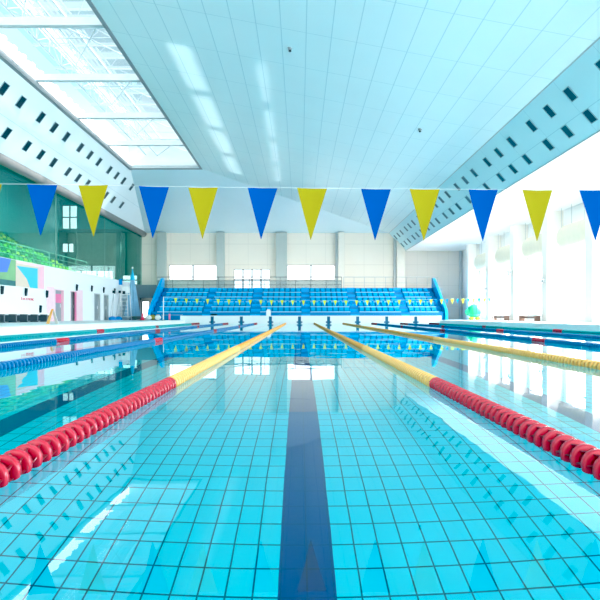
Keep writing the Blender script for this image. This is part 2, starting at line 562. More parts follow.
mb = MB()
mb.tube(at(B2, YB), at(B2, YW), 0.035, 8)
mb.tube(at(B1, YB), at(B1, YW), 0.03, 8)
struct('trim_right_bulkhead_edges', mb, M['mid_grey'])
# dark rim round the skylight opening and white upstand along its left side
mb = MB()
mb.box(B0.x - 0.02, B0.x + 0.16, YB, YS + 0.1, ZT - 0.06, ZT + 0.3)
mb.box(A0.x - 0.2, B0.x + 0.16, YS, YS + 0.18, ZT - 0.05, ZT + 0.14)
struct('trim_skylight_rim', mb, M['dark_grey'])
mb = MB()
mb.box(A0.x - 0.25, A0.x + 0.14, YB, YS, ZT - 0.12, ZT + 0.18)
struct('trim_skylight_left_sill', mb, M['sill_grey'])
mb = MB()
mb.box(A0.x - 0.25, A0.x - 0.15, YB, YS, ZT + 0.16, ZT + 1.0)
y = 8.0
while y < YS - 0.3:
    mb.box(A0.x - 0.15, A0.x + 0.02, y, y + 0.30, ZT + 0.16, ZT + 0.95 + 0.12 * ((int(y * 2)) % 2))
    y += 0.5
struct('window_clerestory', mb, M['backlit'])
mb = MB()
mb.box(A0.x - 0.15, B0.x - 0.03, YS - 0.12, YS - 0.02, ZT, ZT + 2.2)
struct('trim_skylight_end', mb, M['steel'])
# skylight frame: cross beams, lattice truss and glazing are one window
sk = bpy.data.objects.new('window_1', None); COL.objects.link(sk); sk['kind'] = 'structure'
beams = [YS - 5.8 * k - 0.1 for k in range(0, 8)]
for k, y in enumerate(beams):
    MB().box(A0.x - 0.1, B0.x, y - 0.14, y + 0.14, ZT + 0.16, ZT + 0.50).build('cross_beam', M['steel'], sk)
mb = MB()
xc = -12.2
for zz in (ZT + 1.1, ZT + 1.9):
    for dx in (-0.45, 0.45):
        mb.tube((xc + dx, 2, zz), (xc + dx, YS, zz), 0.05, 6)
yy = 2.0; s = 1
while yy < YS - 1.4:
    for dx in (-0.45, 0.45):
        mb.tube((xc + dx, yy, ZT + (1.1 if s > 0 else 1.9)), (xc + dx, yy + 1.45, ZT + (1.9 if s > 0 else 1.1)), 0.025, 5)
        mb.tube((xc + dx, yy, ZT + 1.1), (xc + dx, yy, ZT + 1.9), 0.022, 5)
    mb.tube((xc - 0.45 * s, yy, ZT + 1.1), (xc + 0.45 * s, yy + 1.45, ZT + 1.1), 0.022, 5)
    yy += 1.45; s = -s
mb.build('lattice_truss', M['steel_pale'], sk)
mb = MB()
for a, b in zip(beams[:-1], beams[1:]):
    for (x0, x1) in ((xc + 0.45, B0.x), (B0.x, xc + 0.45)):
        mb.tube((x0, a, ZT + 1.0), (x1, b, ZT + 1.0), 0.03, 5)
    ym = (a + b) / 2
    mb.tube((xc + 0.45, ym, ZT + 1.5), (B0.x, ym, ZT + 1.5), 0.04, 5)
    for q in range(3):
        x0 = xc + 0.6 + q * 1.1
        mb.tube((x0, ym, ZT + 1.5), (x0 + 0.55, ym, ZT + 1.05), 0.02, 4)
        mb.tube((x0 + 0.55, ym, ZT + 1.05), (x0 + 1.1, ym, ZT + 1.5), 0.02, 4)
    mb.tube((xc + 0.6, ym, ZT + 1.05), (B0.x, ym, ZT + 1.05), 0.03, 5)
mb.build('bracing', M['steel_pale'], sk)
mb = MB()
y = 2.0
while y <= YS:
    mb.box(A0.x - 0.2, B0.x + 0.1, y - 0.025, y + 0.025, ZT + 2.12, ZT + 2.2)
    y += 2.9
for x in (-11.2,):
    mb.box(x - 0.03, x + 0.03, 0, YS, ZT + 2.1, ZT + 2.2)
mb.build('glazing_bar', M['steel'], sk)
mb = MB()
mb.poly([(A0.x - 0.2, YB, ZT + 2.22), (B0.x + 0.1, YB, ZT + 2.22), (B0.x + 0.1, YS, ZT + 2.22), (A0.x - 0.2, YS, ZT + 2.22)])
mb.build('pane', M['glass'], sk)

# square vents in the two sloping bulkheads
def make_vent(label, mat_pt, sd, nd, group):
    t = empty('air_vent', label, 'vent', (0, 0, 0), group)
    w, h = (0.25, 0.30) if 'left' in label else (0.20, 0.25)
    mb = MB()
    for a, b, c, d in ((-w - .03, -w, -h - .03, h + .03), (w, w + .03, -h - .03, h + .03), (-w, w, h, h + .03), (-w, w, -h - .03, -h)):
        mb.box(c, d, a, b, 0.0, 0.03)
    mb.build('frame', M['vent_frame'], t)
    mb = MB().box(-h, h, -w, w, 0.002, 0.008)
    for k in range(5):
        x = -h + (k + 0.5) * 2 * h / 5
        mb.box(x - 0.02, x + 0.02, -w, w, 0.008, 0.02)
    mb.build('grille', M['vent_black'] if 'left' in label else M['vent_dark'], t)
    return t
def place_vents(P0, P1, rows, sidename):
    sd = (P1 - P0); L = sd.length; sd.normalize()
    yd = Vector((0, 1, 0))
    nd = sd.cross(yd).normalized()
    if nd.z > 0: nd = -nd
    yd2 = nd.cross(sd)
    proto = None
    for rname, frac, y0, ys in rows:
        items = []
        for k in range(-3, 8):
            for off in (-1.8, 0, 1.8):
                y = 23.4 + 5.95 * k + off + y0
                if ys[0] <= y <= ys[1]: items.append(y)
        items.sort(reverse=True)
        for i, y in enumerate(items):
            lab = 'dark square vent, %s row of the %s bulkhead, %s from far end' % (rname, sidename, ORD[i + 1])
            grp = 'square air vents along the %s bulkhead' % sidename
            if proto is None:
                proto = o = make_vent(lab, None, sd, nd, grp)
            else:
                o = copy_tree(proto); o['label'] = lab; o['group'] = grp
            p = P0 + sd * (L * frac) + Vector((0, y, 0)) + nd * 0.004
            o.matrix_world = Matrix(((sd.x, yd2.x, nd.x, p.x), (sd.y, yd2.y, nd.y, p.y), (sd.z, yd2.z, nd.z, p.z), (0, 0, 0, 1)))
place_vents(A0, A1, (('upper', 0.28, -0.5, (26, 51)), ('lower', 0.71, 0.1, (26, 52))), 'left')
place_vents(B1, B2, (('upper', 0.31, 0.0, (17, 61)), ('lower', 0.735, 0.0, (17, 61))), 'right')

# small sensors under the ceiling
for (px, py, lab) in ((290, 48, 'small dark ceiling sensor above the middle of the pool'), (420, 129, 'tiny dark ceiling sensor near the right bulkhead')):
    # intersect the ceiling plane
    dx, dz = (px - 299.5) / F, (316 - py) / F
    s = (B1.z - B0.z) / (B1.x - B0.x)
    Y = (ZT - CZ - s * B0.x) / (dz - s * dx)
    p = Vector((dx * Y, Y, CZ + dz * Y))
    t = empty('ceiling_sensor', lab, 'sensor', p)
    MB().lathe([(-0.08, 0.05), (-0.06, 0.08), (0.02, 0.10)], 'z', n=14).build('housing', M['dark_grey'], t)
    MB().lathe([(-0.16, 0.02), (-0.14, 0.06), (-0.10, 0.06)], 'z', n=12).build('lens', M['black'], t)

# ------------------------------------------------------------------ far wall
holes = [(-16.75, -15.95, 0.45, 2.25), (-13.86, -8.76, 4.48, 6.07), (-6.96, -3.13, 3.4, 5.62), (-1.33, 3.77, 4.48, 6.07)]
mb = wall_cells(MB(), 'y', YW, YW + 0.25, -16.9, 11.1, 0.0, 9.7, holes)
struct('wall_far', mb, M['cream'])
struct('wall_far_right', MB().box(11.1, XRW + 0.3, YW, YW + 0.25, 0, 9.7), M['grey_wall'])
def far_window(n, x0, x1, z0, z1, cols, rows, name='window'):
    r = bpy.data.objects.new('%s_%d' % (name, n), None); COL.objects.link(r); r['kind'] = 'structure'
    r.location = ((x0 + x1) / 2, YW, z0)
    hw, h = (x1 - x0) / 2, z1 - z0
    mb = MB()
    b = 0.05
    mb.box(-hw, hw, 0.02, 0.12, 0, b); mb.box(-hw, hw, 0.02, 0.12, h - b, h)
    mb.box(-hw, -hw + b, 0.02, 0.12, b, h - b); mb.box(hw - b, hw, 0.02, 0.12, b, h - b)
    for i in range(1, cols):
        x = -hw + 2 * hw * i / cols
        mb.box(x - 0.07, x + 0.07, 0.03, 0.11, b, h - b)
    for i in range(1, rows):
        z = h * i / rows
        mb.box(-hw + b, hw - b, 0.035, 0.105, z - 0.06, z + 0.06)
    mb.build('frame', M['frame_dark'], r)
    MB().box(-hw + b, hw - b, 0.06, 0.07, b, h - b).build('pane', M['glass'], r)
    return r
far_window(2, -13.86, -8.76, 4.48, 6.07, 2, 1)
far_window(3, -1.33, 3.77, 4.48, 6.07, 2, 1)
far_window(1, -6.96, -3.13, 3.4, 5.62, 4, 2, 'door')
far_window(4, -16.75, -15.95, 0.45, 2.25, 1, 1)
# columns in front of the far wall
mb = MB()
for (a, b) in ((158, 167), (217, 225), (276, 287)):
    mb.box(PX(a, YW), PX(b, YW), YW - 0.5, YW, 0.3, 9.47)
struct('column_far_wall', mb, M['column'])
mb = MB()
for (a, b) in ((338, 344), (396, 404)):
    mb.box(PX(a, YW), PX(b, YW), YW - 0.6, YW, 0.3, 9.47)
struct('column_far_wall_cream', mb, M['column_cream'])
mb = MB()
for a in (336.6, 394.6):
    mb.box(PX(a, YW) - 0.13, PX(a, YW) + 0.13, YW - 0.3, YW - 0.02, 0.3, 9.4)
mb.box(PX(459, YW), PX(461.5, YW), YW - 0.25, YW, 0.3, B2.z)
struct('trim_far_wall_reveals', mb, M['mid_grey'])  # grey strips put in for the shaded column sides and right corner
# concourse behind the stand
mb = MB()
mb.box(-16.9, 14.2, 58.1, YW, 3.15, 3.4)
struct('floor_concourse', mb, M['mid_grey'])
mb = MB()
mb.box(-16.9, -13.7, 57.9, 58.09, 2.45, 3.75)
struct('trim_concourse_beam', mb, M['dark_grey'])
mb = MB().box(-17.1, -16.8, 61.5, YW - 0.01, 0.3, 9.4)
struct('column_left_corner', mb, M['dark_grey'])

def railing(label, x0, x1, y, z0, h, step, mat, glass=None, nr=3, axis='x'):
    t = empty('railing', label, 'railing', (x0, y, z0) if axis == 'x' else (y, x0, z0), None)
    L = x1 - x0
    n = max(1, round(L / step))
    def pt(u, z): return (u, 0, z) if axis == 'x' else (0, u, z)
    for i in range(nr):
        z = h * (i + 1) / nr
        MB().tube(pt(0, z), pt(L, z), 0.03 if i == nr - 1 else 0.02, 8).build('rail', mat, t)
    for i in range(n + 1):
        u = L * i / n
        MB().tube(pt(u, 0), pt(u, h), 0.024, 6).build('post', mat, t)
    if glass:
        mb = MB()
        if axis == 'x': mb.box(0.03, L - 0.03, 0.03, 0.04, 0.08, h * 0.72)
        mb.build('glass_panel', glass, t)
    return t
railing('grey railing with glass infill behind the blue stand, in front of windows', -14.2, 4.2, 58.3, 3.4, 1.15, 1.55, M['frame_dark'], M['glass_rail'])
railing('plain thin railing above the right part of blue stand', 4.4, 13.8, 58.3, 3.4, 1.15, 1.05, M['mid_grey'], None, 2)

# ------------------------------------------------------------------ blue grandstand
SY0, TD = 52.9, 0.92
SZ0, TR = 1.06, 0.48
SX0, SX1 = -13.55, 13.25
gs = empty('grandstand', 'long blue tiered stand facing the pool at its far end', 'grandstand', (0, SY0, ZD))
def gbox(mb, x0, x1, y0, y1, z0, z1): return mb.box(x0, x1, y0 - SY0, y1 - SY0, z0 - ZD, z1 - ZD)
sections = [(-12.9, -8.85), (-8.1, -4.5), (-3.55, 0.15), (1.0, 4.6), (5.45, 9.2), (10.0, 12.6)]
aisles = [(a[1], b[0]) for a, b in zip(sections[:-1], sections[1:])]
for k in range(5):
    y0 = SY0 + TD * k; z1 = SZ0 + TR * k
    gbox(MB(), SX0 + 0.2, SX1 - 0.2, y0, 58.1, z1 - TR if k else ZD, z1).build('tier', M['blue_stand'], gs)
    mb = MB()
    for a, b in sections:
        gbox(mb, a, b, y0 - 0.02, y0 + 0.06, z1 - 0.06, z1 + 0.012)
    mb.build('nosing', M['blue_nose'], gs)
gbox(MB(), SX0 + 0.2, SX1 - 0.2, SY0 + 5 * TD, 58.1, SZ0 + 4 * TR, 3.42).build('top_step', M['blue_stand'], gs)
for a, b in aisles:
    mb = MB()
    for k in range(10):
        y0 = SY0 - 0.03 + TD / 2 * k; z1 = SZ0 - TR / 2 + TR / 2 * k
        gbox(mb, a + 0.03, b - 0.03, y0 - 0.02, SY0 + TD * (k // 2 + 1) , ZD if k == 0 else z1 - TR / 2, z1 + 0.01 if k % 2 else z1)
    gbox(mb, a + 0.02, b - 0.02, SY0 + 4.98 * TD, SY0 + 5 * TD + 0.03, SZ0 + 4 * TR, 3.44)
    mb.build('aisle_steps', M['blue_aisle'], gs)
for s, x in ((-1, SX0), (1, SX1)):
    pr = [(SY0 - 0.35, ZD), (SY0 - 0.35, 0.9), (SY0 - 0.2, 1.25), (57.3, 4.25), (57.6, 4.4), (58.1, 4.4), (58.1, ZD)]
    pr = [(a - SY0, b - ZD) for a, b in pr]
    MB().prism(pr, 'x', x - 0.12, x + 0.12).build('side_wall', M['blue_side'], gs)
# seats: one shell, copied
mb = MB()
prof = [(-0.02, 0.05), (-0.04, 0.13), (0.0, 0.17), (0.12, 0.155), (0.26, 0.16), (0.32, 0.2), (0.36, 0.34), (0.375, 0.42), (0.395, 0.42), (0.385, 0.34),
        (0.35, 0.18), (0.30, 0.12), (0.2, 0.10), (0.2, 0.0), (0.1, 0.0), (0.1, 0.10)]
mb.prism(prof, 'x', -0.185, 0.185)
seat_me = mb.mesh('stadium_chair'); seat_me.materials.append(M['blue_seat'])
SEC = ['leftmost', 'second', 'third', 'fourth', 'fifth', 'rightmost']
ROW = ['bottom', 'second', 'third', 'fourth', 'top']
for si, (a, b) in enumerate(sections):
    n = int((b - a) / 0.5)
    for k in range(5):
        for i in range(n):
            x = a + (b - a) * (i + 0.5) / n
            o = bpy.data.objects.new('stadium_chair', seat_me); COL.objects.link(o)
            o.location = (x, SY0 + TD * k + 0.35, SZ0 + TR * k)
            tag(o, 'blue seat, %s row of the %s stand section, %s seat from that section\'s left' % (ROW[k], SEC[si], ORD[i + 1]), 'seat', 'blue seats on the far stand')

# ------------------------------------------------------------------ backstroke pennant lines
def pennant_mesh(w, h, mat, ph):
    mb = MB(); v = []; f = []
    n = 6
    rows = []
    for k in range(n + 1):
        t = k / n
        hw = w / 2 * (1 - t) + 0.002
        yy = 0.014 * math.sin(ph + 2.6 * t)
        rows.append(len(v)); v += [(-hw, yy - 0.01 * (1 - t), -h * t), (0, yy + 0.008 * (1 - t), -h * t), (hw, yy - 0.008 * (1 - t), -h * t)]
    for k in range(n):
        a, b = rows[k], rows[k + 1]
        f += [(a, a + 1, b + 1, b), (a + 1, a + 2, b + 2, b + 1)]
    mb.add(v, f, True)
    me = mb.mesh('pennant'); me.materials.append(mat)
    return me
YF = 5.2
cent = [42, 93.5, 154, 203, 262.5, 312, 376, 424.5, 483, 537.5, 594]
tops = [184.5, 185.3, 186.6, 187.4, 187.9, 188.3, 188.9, 189.3, 189.7, 189.9, 190.2]
left_end, right_end = -10.4, 12.7
def zline(x):
    px = 299.5 + x * F / YF
    if px < 42: return PZ(184.5, YF) + (42 - px) * 0.00008
    if px > 594: return PZ(190.2, YF) + (px - 594) * 0.00008
    for i in range(10):
        if cent[i] <= px <= cent[i + 1]:
            u = (px - cent[i]) / (cent[i + 1] - cent[i])
            return PZ(tops[i] * (1 - u) + tops[i + 1] * u, YF)
fl = empty('pennant_line', 'line of large blue and yellow triangular pennants across the near pool', 'pennant line', (0, YF, 0), 'backstroke pennant lines over the pool')
xs = [(c - 299.5) * YF / F for c in cent]
xx = [xs[0] - 0.49 * (k + 1) for k in range(16)][::-1] + xs + [xs[-1] + 0.49 * (k + 1) for k in range(20)]
kidx = 16
pb = [pennant_mesh(0.262, 0.458, M['pen_blue'], p) for p in (0.2, 1.4, 2.6)]
py_ = [pennant_mesh(0.262, 0.458, M['pen_yellow'], p) for p in (0.5, 1.9, 3.0)]
for i, x in enumerate(xx):
    if x < left_end + 0.2 or x > right_end - 0.2: continue
    blue = (i - kidx) % 2 == 0
    o = bpy.data.objects.new('pennant', (pb if blue else py_)[i % 3]); COL.objects.link(o)
    o.parent = fl; o.location = (x, 0, zline(x))
    o.rotation_euler = (0, random.uniform(-0.02, 0.03), random.uniform(-0.05, 0.05))
    o['label'] = 'blue pennant' if blue else 'yellow pennant'
pts = [(left_end, 0, zline(left_end))] + [(x, 0, zline(x) + 0.002) for x in xx if left_end < x < right_end] + [(right_end, 0, zline(right_end))]
MB().path(pts, 0.0016, 6).build('cord', M['rope_white'], fl)
def pole(x, y, h, lab):
    t = empty('flag_pole', lab, 'pole', (x, y, ZD), 'poles carrying the pennant lines')
    MB().tube((0, 0, 0), (0, 0, h), 0.03, 10).build('shaft', M['white_metal'], t)
    MB().lathe([(0, 0.14), (0.03, 0.14), (0.06, 0.05), (0.12, 0.04)], 'z', n=16).build('base', M['mid_grey'], t)
pole(left_end - 0.034, YF, zline(left_end) - ZD + 0.06, 'white pole holding the near pennant line on the left deck')
pole(right_end + 0.034, YF, zline(right_end) - ZD + 0.06, 'white pole holding the near pennant line on the right deck')
YF2 = 45.0
fl2 = empty('pennant_line', 'distant line of small yellow and blue pennants before the blue stand', 'pennant line', (0, YF2, 0), 'backstroke pennant lines over the pool')
l2, r2 = -10.45, 14.9
def z2(x): return 2.06 - 0.2 * (1 - ((x - 2.2) / 12.7) ** 2) + 0.0 * x
qb = pennant_mesh(0.22, 0.38, M['pen_azure'], 0.3); qy = pennant_mesh(0.26, 0.42, M['pen_lime'], 1.3)
x = l2 + 0.5; i = 0; pts = [(l2, 0, z2(l2))]
while x < r2 - 0.2:
    o = bpy.data.objects.new('pennant', qy if i % 2 else qb); COL.objects.link(o)
    o.parent = fl2; o.location = (x, 0, z2(x)); o['label'] = 'yellow pennant' if i % 2 else 'blue pennant'
    pts.append((x, 0, z2(x))); x += 0.41; i += 1
pts.append((r2, 0, z2(r2)))
MB().path(pts, 0.006, 5).build('cord', M['rope_white'], fl2)
pole(l2 - 0.034, YF2, z2(l2) - ZD + 0.1, 'white pole holding the far pennant line beside the left deck clutter')
pole(r2 + 0.034, YF2, z2(r2) - ZD + 0.1, 'white pole holding the far pennant line on the right deck')

# ------------------------------------------------------------------ left wall with doors, gallery behind tinted glass
ZG = 3.95
def LY(px, X=XLW): return F * abs(X) / (299.5 - px)
doors = [(39.6, 41.1), (42.25, 43.5), (47.2, 48.6), (49.5, 50.7)]
lh = [(a, b, ZD, 2.5) for a, b in doors]
mb = wall_cells(MB(), 'x', XLW - 0.25, XLW, YB, 57.6, 0.0, ZG, lh)
struct('wall_left', mb, M['wall_left'])
for i, (a, b) in enumerate(doors):
    r = bpy.data.objects.new('door_%d' % (i + 2), None); COL.objects.link(r); r['kind'] = 'structure'
    r.location = (XLW, (a + b) / 2, ZD)
    w = (b - a) / 2; h = 2.2
    mb = MB()
    mb.box(-0.25, 0.03, -w, -w + 0.07, 0, h); mb.box(-0.25, 0.03, w - 0.07, w, 0, h); mb.box(-0.25, 0.03, -w + 0.07, w - 0.07, h - 0.07, h)
    mb.build('frame', M['mid_grey'] if i > 1 else M['pale_pink'], r)
    lf = MB().box(-0.2, -0.15, -w + 0.07, w - 0.07, 0, h - 0.07).build('leaf', M['door_grey'], r)
    MB().tube((-0.13, w - 0.25, 0.95), (-0.13, w - 0.25, 1.2), 0.02, 8).build('handle', M['white_metal'], lf)
    if i == 0:
        MB().box(-0.148, -0.14, -w + 0.09, w - 0.09, h * 0.58, h * 0.86).build('sign_band', M['magenta'], r)
mb = MB()
for a, b in ((38.3, 39.55), (43.55, 44.7)):
    mb.box(XLW, XLW + 0.012, a, b, ZD, 2.62)
struct('trim_left_wall_pink', mb, M['pale_pink'])
mb = MB().box(XLW, XLW + 0.015, 43.12, 43.5, ZD, 2.5)
struct('trim_left_wall_magenta', mb, M['magenta'])
# glass wall of the gallery
r = bpy.data.objects.new('window_5', None); COL.objects.link(r); r['kind'] = 'structure'
MB().box(XLW - 0.1, XLW - 0.08, 8, 61.8, ZG, 9.5).build('pane', M['glass_teal'], r)
mb = MB()
for y in range(10, 61, 10):
    mb.box(XLW - 0.11, XLW - 0.07, y - 0.015, y + 0.015, ZG, 9.4)
mb.build('mullion', M['gallery_wall'], r)
# gallery shell
struct('floor_gallery', MB().box(-25.5, XLW - 0.26, YB, YW, ZG - 0.3, ZG), M['gallery_tier'])
struct('wall_gallery_back', MB().box(-25.75, -25.5, YB, YW, ZG, 13.0), M['gallery_back'])
gh = [(-24.9, -19.8, 4.0, 5.5), (-18.8, -17.0, 3.95, 5.0), (-25.2, -23.9, 7.4, 8.4), (-25.2, -23.6, 9.9, 12.4)]
struct('wall_gallery_far', wall_cells(MB(), 'y', YW, YW + 0.25, -25.75, -16.9, 0.0, 9.7, gh[:3]), M['gallery_wall'])
struct('wall_gallery_far_upper', wall_cells(MB(), 'y', YW, YW + 0.25, -25.75, -16.2, 9.7, 13.0, gh[3:]), M['gallery_upper'])
struct('ceiling_gallery', MB().box(-25.75, A0.x - 0.25, YB, YW + 0.2, 13.0, 13.2), M['gallery_upper'])
mb = MB().box(-25.5, -16.9, YW - 0.3, YW, 9.55, 9.85)
mb.box(-19.6, -18.9, YW - 0.4, YW, ZG, 9.6)
mb.box(-23.9, -23.6, YW - 0.3, YW, 5.6, 9.6)
struct('beam_gallery', mb, M['gallery_wall'])
far_window(6, -24.9, -19.8, 4.0, 5.5, 3, 1)
far_window(7, -18.8, -17.0, 3.95, 5.0, 2, 2)
far_window(8, -25.2, -23.9, 7.4, 8.4, 2, 1)
far_window(9, -25.2, -23.6, 9.9, 12.4, 2, 2)
gal = empty('gallery_stand', 'dark green seating tiers inside the glazed left gallery', 'grandstand', (-17.4, 28, ZG))
GY0, GY1 = 27.5, 46.0
for k in range(6):
    MB().box(-0.82 * (k + 1), -0.82 * k, 0, GY1 - GY0 + 0.5 - 0.6 * k, 0, 0.08 + 0.50 * k).build('tier', M['gallery_tier'], gal)
mb = MB().prism([(q[0], q[1]) for q in prof], 'x', -0.22, 0.22)
gseat = mb.mesh('gallery_chair'); gseat.materials.append(M['green_seat'])
for k in range(6):
    n = int((GY1 - GY0 - 0.6 * k) / 0.62)
    for i in range(n):
        o = bpy.data.objects.new('gallery_chair', gseat); COL.objects.link(o)
        o.location = (-17.4 - 0.82 * k - 0.2, 28 + 0.4 + (n - 1 - i) * 0.62, ZG + 0.08 + 0.50 * k)
        o.rotation_euler = (0, 0, PI / 2)
        tag(o, 'green gallery seat, %s row up, %s seat from the far end of that row' % (ORD[k + 1], ORD[i + 1]), 'seat', 'green seats in the left gallery')
railing('pale green railing before the green gallery seats', 28, 46.5, -16.95, ZG, 1.0, 2.3, M['rail_green'], None, 3, axis='y')

# posters on the left wall
p1 = empty('wall_poster', 'blue and green landscape poster at the left end of the wall', 'poster', (XLW, 32.2, 2.4))
MB().box(0.0, 0.03, -1.9, 1.88, 0, 1.52).build('board', M['poster_green'], p1)
MB().prism([(-1.9, 0.55), (0.9, 0.75), (1.35, 1.52), (-1.9, 1.52)], 'x', 0.03, 0.034).build('sky_area', M['poster_blue'], p1)
MB().prism([(-1.9, 0.0), (1.88, 0.0), (1.88, 0.3), (-1.9, 0.34)], 'x', 0.03, 0.034).build('dark_band', M['poster_dark'], p1)
p2 = empty('wall_poster', 'pink bordered poster with a cyan pool shape beside the doors', 'poster', (XLW, 36.0, 2.4))
MB().box(0.0, 0.03, -1.88, 1.9, 0, 1.52).build('board', M['beige'], p2)
MB().prism([(-1.8, 1.2), (0.95, 1.26), (0.95, 0.0), (-0.1, 0.0), (-0.5, 0.5)], 'x', 0.03, 0.034).build('pool_shape', M['cyan'], p2)
mb = MB().prism([(1.1, 0.0), (1.9, 0.0), (1.9, 1.52), (1.1, 1.35)], 'x', 0.03, 0.035)
mb.build('pink_edge', M['pink'], p2)
MB().prism([(-1.8, 1.36), (1.1, 1.35), (1.9, 1.52), (-1.8, 1.52)], 'x', 0.03, 0.035).build('upper_edge', M['pale_pink'], p2)
# small red lettering, a row of unreadable strokes
lt = empty('wall_lettering', 'small line of red lettering on the white wall under the posters', 'lettering', (XLW, 35.6, 1.62))
yy = -0.75
for k in range(7):
    w = random.choice((0.12, 0.16, 0.2))
    mb = MB()
    mb.box(0, 0.02, yy, yy + 0.03, 0, 0.13 if k else 0.18)
    mb.box(0, 0.02, yy + 0.03, yy + w, 0.10, 0.13)
    if k % 2: mb.box(0, 0.02, yy + w - 0.03, yy + w, 0, 0.10)
    else: mb.box(0, 0.02, yy + 0.03, yy + w, 0.0, 0.03)
    mb.build('letter', M['red'], lt)
    yy += w + (0.16 if k == 1 else 0.06)
# dark wall lamps
wl = [(1, 290), (25, 292), (46, 294), (39.5, 309), (76, 287.5), (91, 288.5), (103, 290), (114, 291)]
wlab = ['at the left edge of the picture under the blue poster', 'under the middle of the pink bordered poster', 'left of the first door, level with its head',
        'low on the white wall above the long bench end', 'above the second door', 'between the second and third doors', 'above the fourth door', 'past the last door near the tall tripods']
proto = None
for (px, py), lb in zip(wl, wlab):
    Y = LY(px)
    loc = (XLW, Y, PZ(py, Y))
    if proto is None:
        proto = t = empty('wall_speaker', '', 'speaker', loc, 'small black wall speakers')
        MB().box(0.0, 0.04, -0.03, 0.03, -0.06, 0.06).build('bracket', M['dark_grey'], t)
        MB().prism([(0.04, -0.24), (0.10, -0.22), (0.14, 0.22), (0.04, 0.24)], 'y', -0.09, 0.09).build('cabinet', M['black'], t)
    else:
        t = copy_tree(proto)
    t.location = loc; t['label'] = 'small black wall speaker ' + lb
# long bench under the posters
bn = empty('bench', 'long white bench with dark underside along the left wall', 'bench', (XLW + 0.35, 32.5, ZD))
MB().box(-0.3, 0.3, -6.5, 5.0, 0.46, 0.54).build('seat', M['white_metal'], bn)
MB().box(0.17, 0.2, -6.4, 4.9, 0.06, 0.40).build('back_panel', M['black'], bn)
for k in range(9):
    y = -6.2 + k * 1.35
    MB().box(-0.22, 0.22, y, y + 0.07, 0, 0.46).build('leg', M['dark_grey'], bn)
MB().box(0.1, 0.16, -6.2, 4.8, 0.18, 0.24).build('stretcher', M['dark_grey'], bn)
# wet floor sign
wf = empty('wet_floor_sign', 'orange and white folding floor sign standing on the left deck', 'sign', (PX(52.5, 27.0), 27.0, ZD), None)
wf.rotation_euler = (0, 0, 0.75)
def leaf(s, mat, nm):
    v = []
    W0, W1, H = 0.2, 0.1, 0.66
    for (x, z) in ((-W0, 0), (W0, 0), (W1, H), (-W1, H)):
        off = s * 0.2 * (1 - z / H) + s * 0.012
        v.append((off, x, z))
    v += [(p[0] + s * 0.015, p[1], p[2]) for p in v]
    return MB().add(v, [(0, 1, 2, 3), (7, 6, 5, 4), (0, 4, 5, 1), (1, 5, 6, 2), (2, 6, 7, 3), (3, 7, 4, 0)]).build(nm, mat, wf)
leaf(-1, M['orange'], 'front_leaf'); leaf(1, M['white_metal'], 'rear_leaf')
MB().box(-0.03, 0.03, -0.05, 0.05, 0.62, 0.68).build('grip', M['orange'], wf)

# two tall tripods with blue bases
def tripod(px, Y, lab, h):
    t = empty('tripod_stand', lab, 'stand', (PX(px, Y), Y, ZD), 'tall thin tripods on the left deck')
    MB().lathe([(0, 0.32), (0.22, 0.32), (0.30, 0.22), (0.34, 0.05)], 'z', n=14).build('base', M['blue_base'], t)
    MB().tube((0, 0, 0.3), (0.12, 0, h), 0.025, 8).build('pole', M['mid_grey'], t)
    MB().tube((-0.25, 0.1, 0.2), (0.1, 0, h * 0.9), 0.018, 6).build('brace', M['mid_grey'], t)
    MB().box(0.02, 0.22, -0.06, 0.06, h - 0.12, h + 0.1).build('head', M['black'], t)
tripod(112.4, 50.2, 'thin pole stand on blue base, nearer of two by the last door', 2.45)
tripod(118.4, 51.7, 'thin pole stand on blue base beside the lifeguard chair', 2.5)
# lifeguard chair
lc = empty('lifeguard_chair', 'tall white metal lifeguard chair with ladder on the left deck', 'lifeguard chair', (PX(124.5, 53.0), 53.0, ZD))
mb = MB()
for s in (-1, 1):
    MB().tube((s * 0.45, -0.45, 0), (s * 0.34, -0.3, 2.3), 0.03, 8).build('leg', M['white_metal'], lc)
    MB().tube((s * 0.45, 0.65, 0), (s * 0.34, 0.35, 3.1), 0.03, 8).build('leg', M['white_metal'], lc)
    MB().path([(s * 0.36, -0.3, 2.3), (s * 0.36, -0.3, 2.75), (s * 0.36, 0.35, 2.75)], 0.022, 6).build('armrest', M['white_metal'], lc)
for k in range(6):
    z = 0.3 + 0.34 * k
    MB().tube((-0.43 + 0.012 * k, -0.43 + 0.025 * k, z), (0.43 - 0.012 * k, -0.43 + 0.025 * k, z), 0.02, 6).build('rung', M['white_metal'], lc)
MB().box(-0.36, 0.36, -0.3, 0.35, 2.28, 2.34).build('seat', M['white_metal'], lc)
MB().box(-0.34, 0.34, 0.33, 0.37, 2.45, 3.05).build('backrest', M['white_metal'], lc)
MB().box(-0.1, 0.12, -0.3, -0.18, 2.34, 2.62).build('megaphone_box', M['black'], lc)
MB().tube((0.3, 0.36, 3.0), (0.3, 0.36, 3.55), 0.02, 6).build('sign_post', M['mid_grey'], lc)
MB().box(-0.62, -0.3, 0.33, 0.36, 3.2, 3.75).build('notice_plate', M['blue_base'], lc)
MB().tube((-0.46, 0.345, 3.05), (-0.36, 0.345, 3.25), 0.02, 6).build('plate_stem', M['mid_grey'], lc)
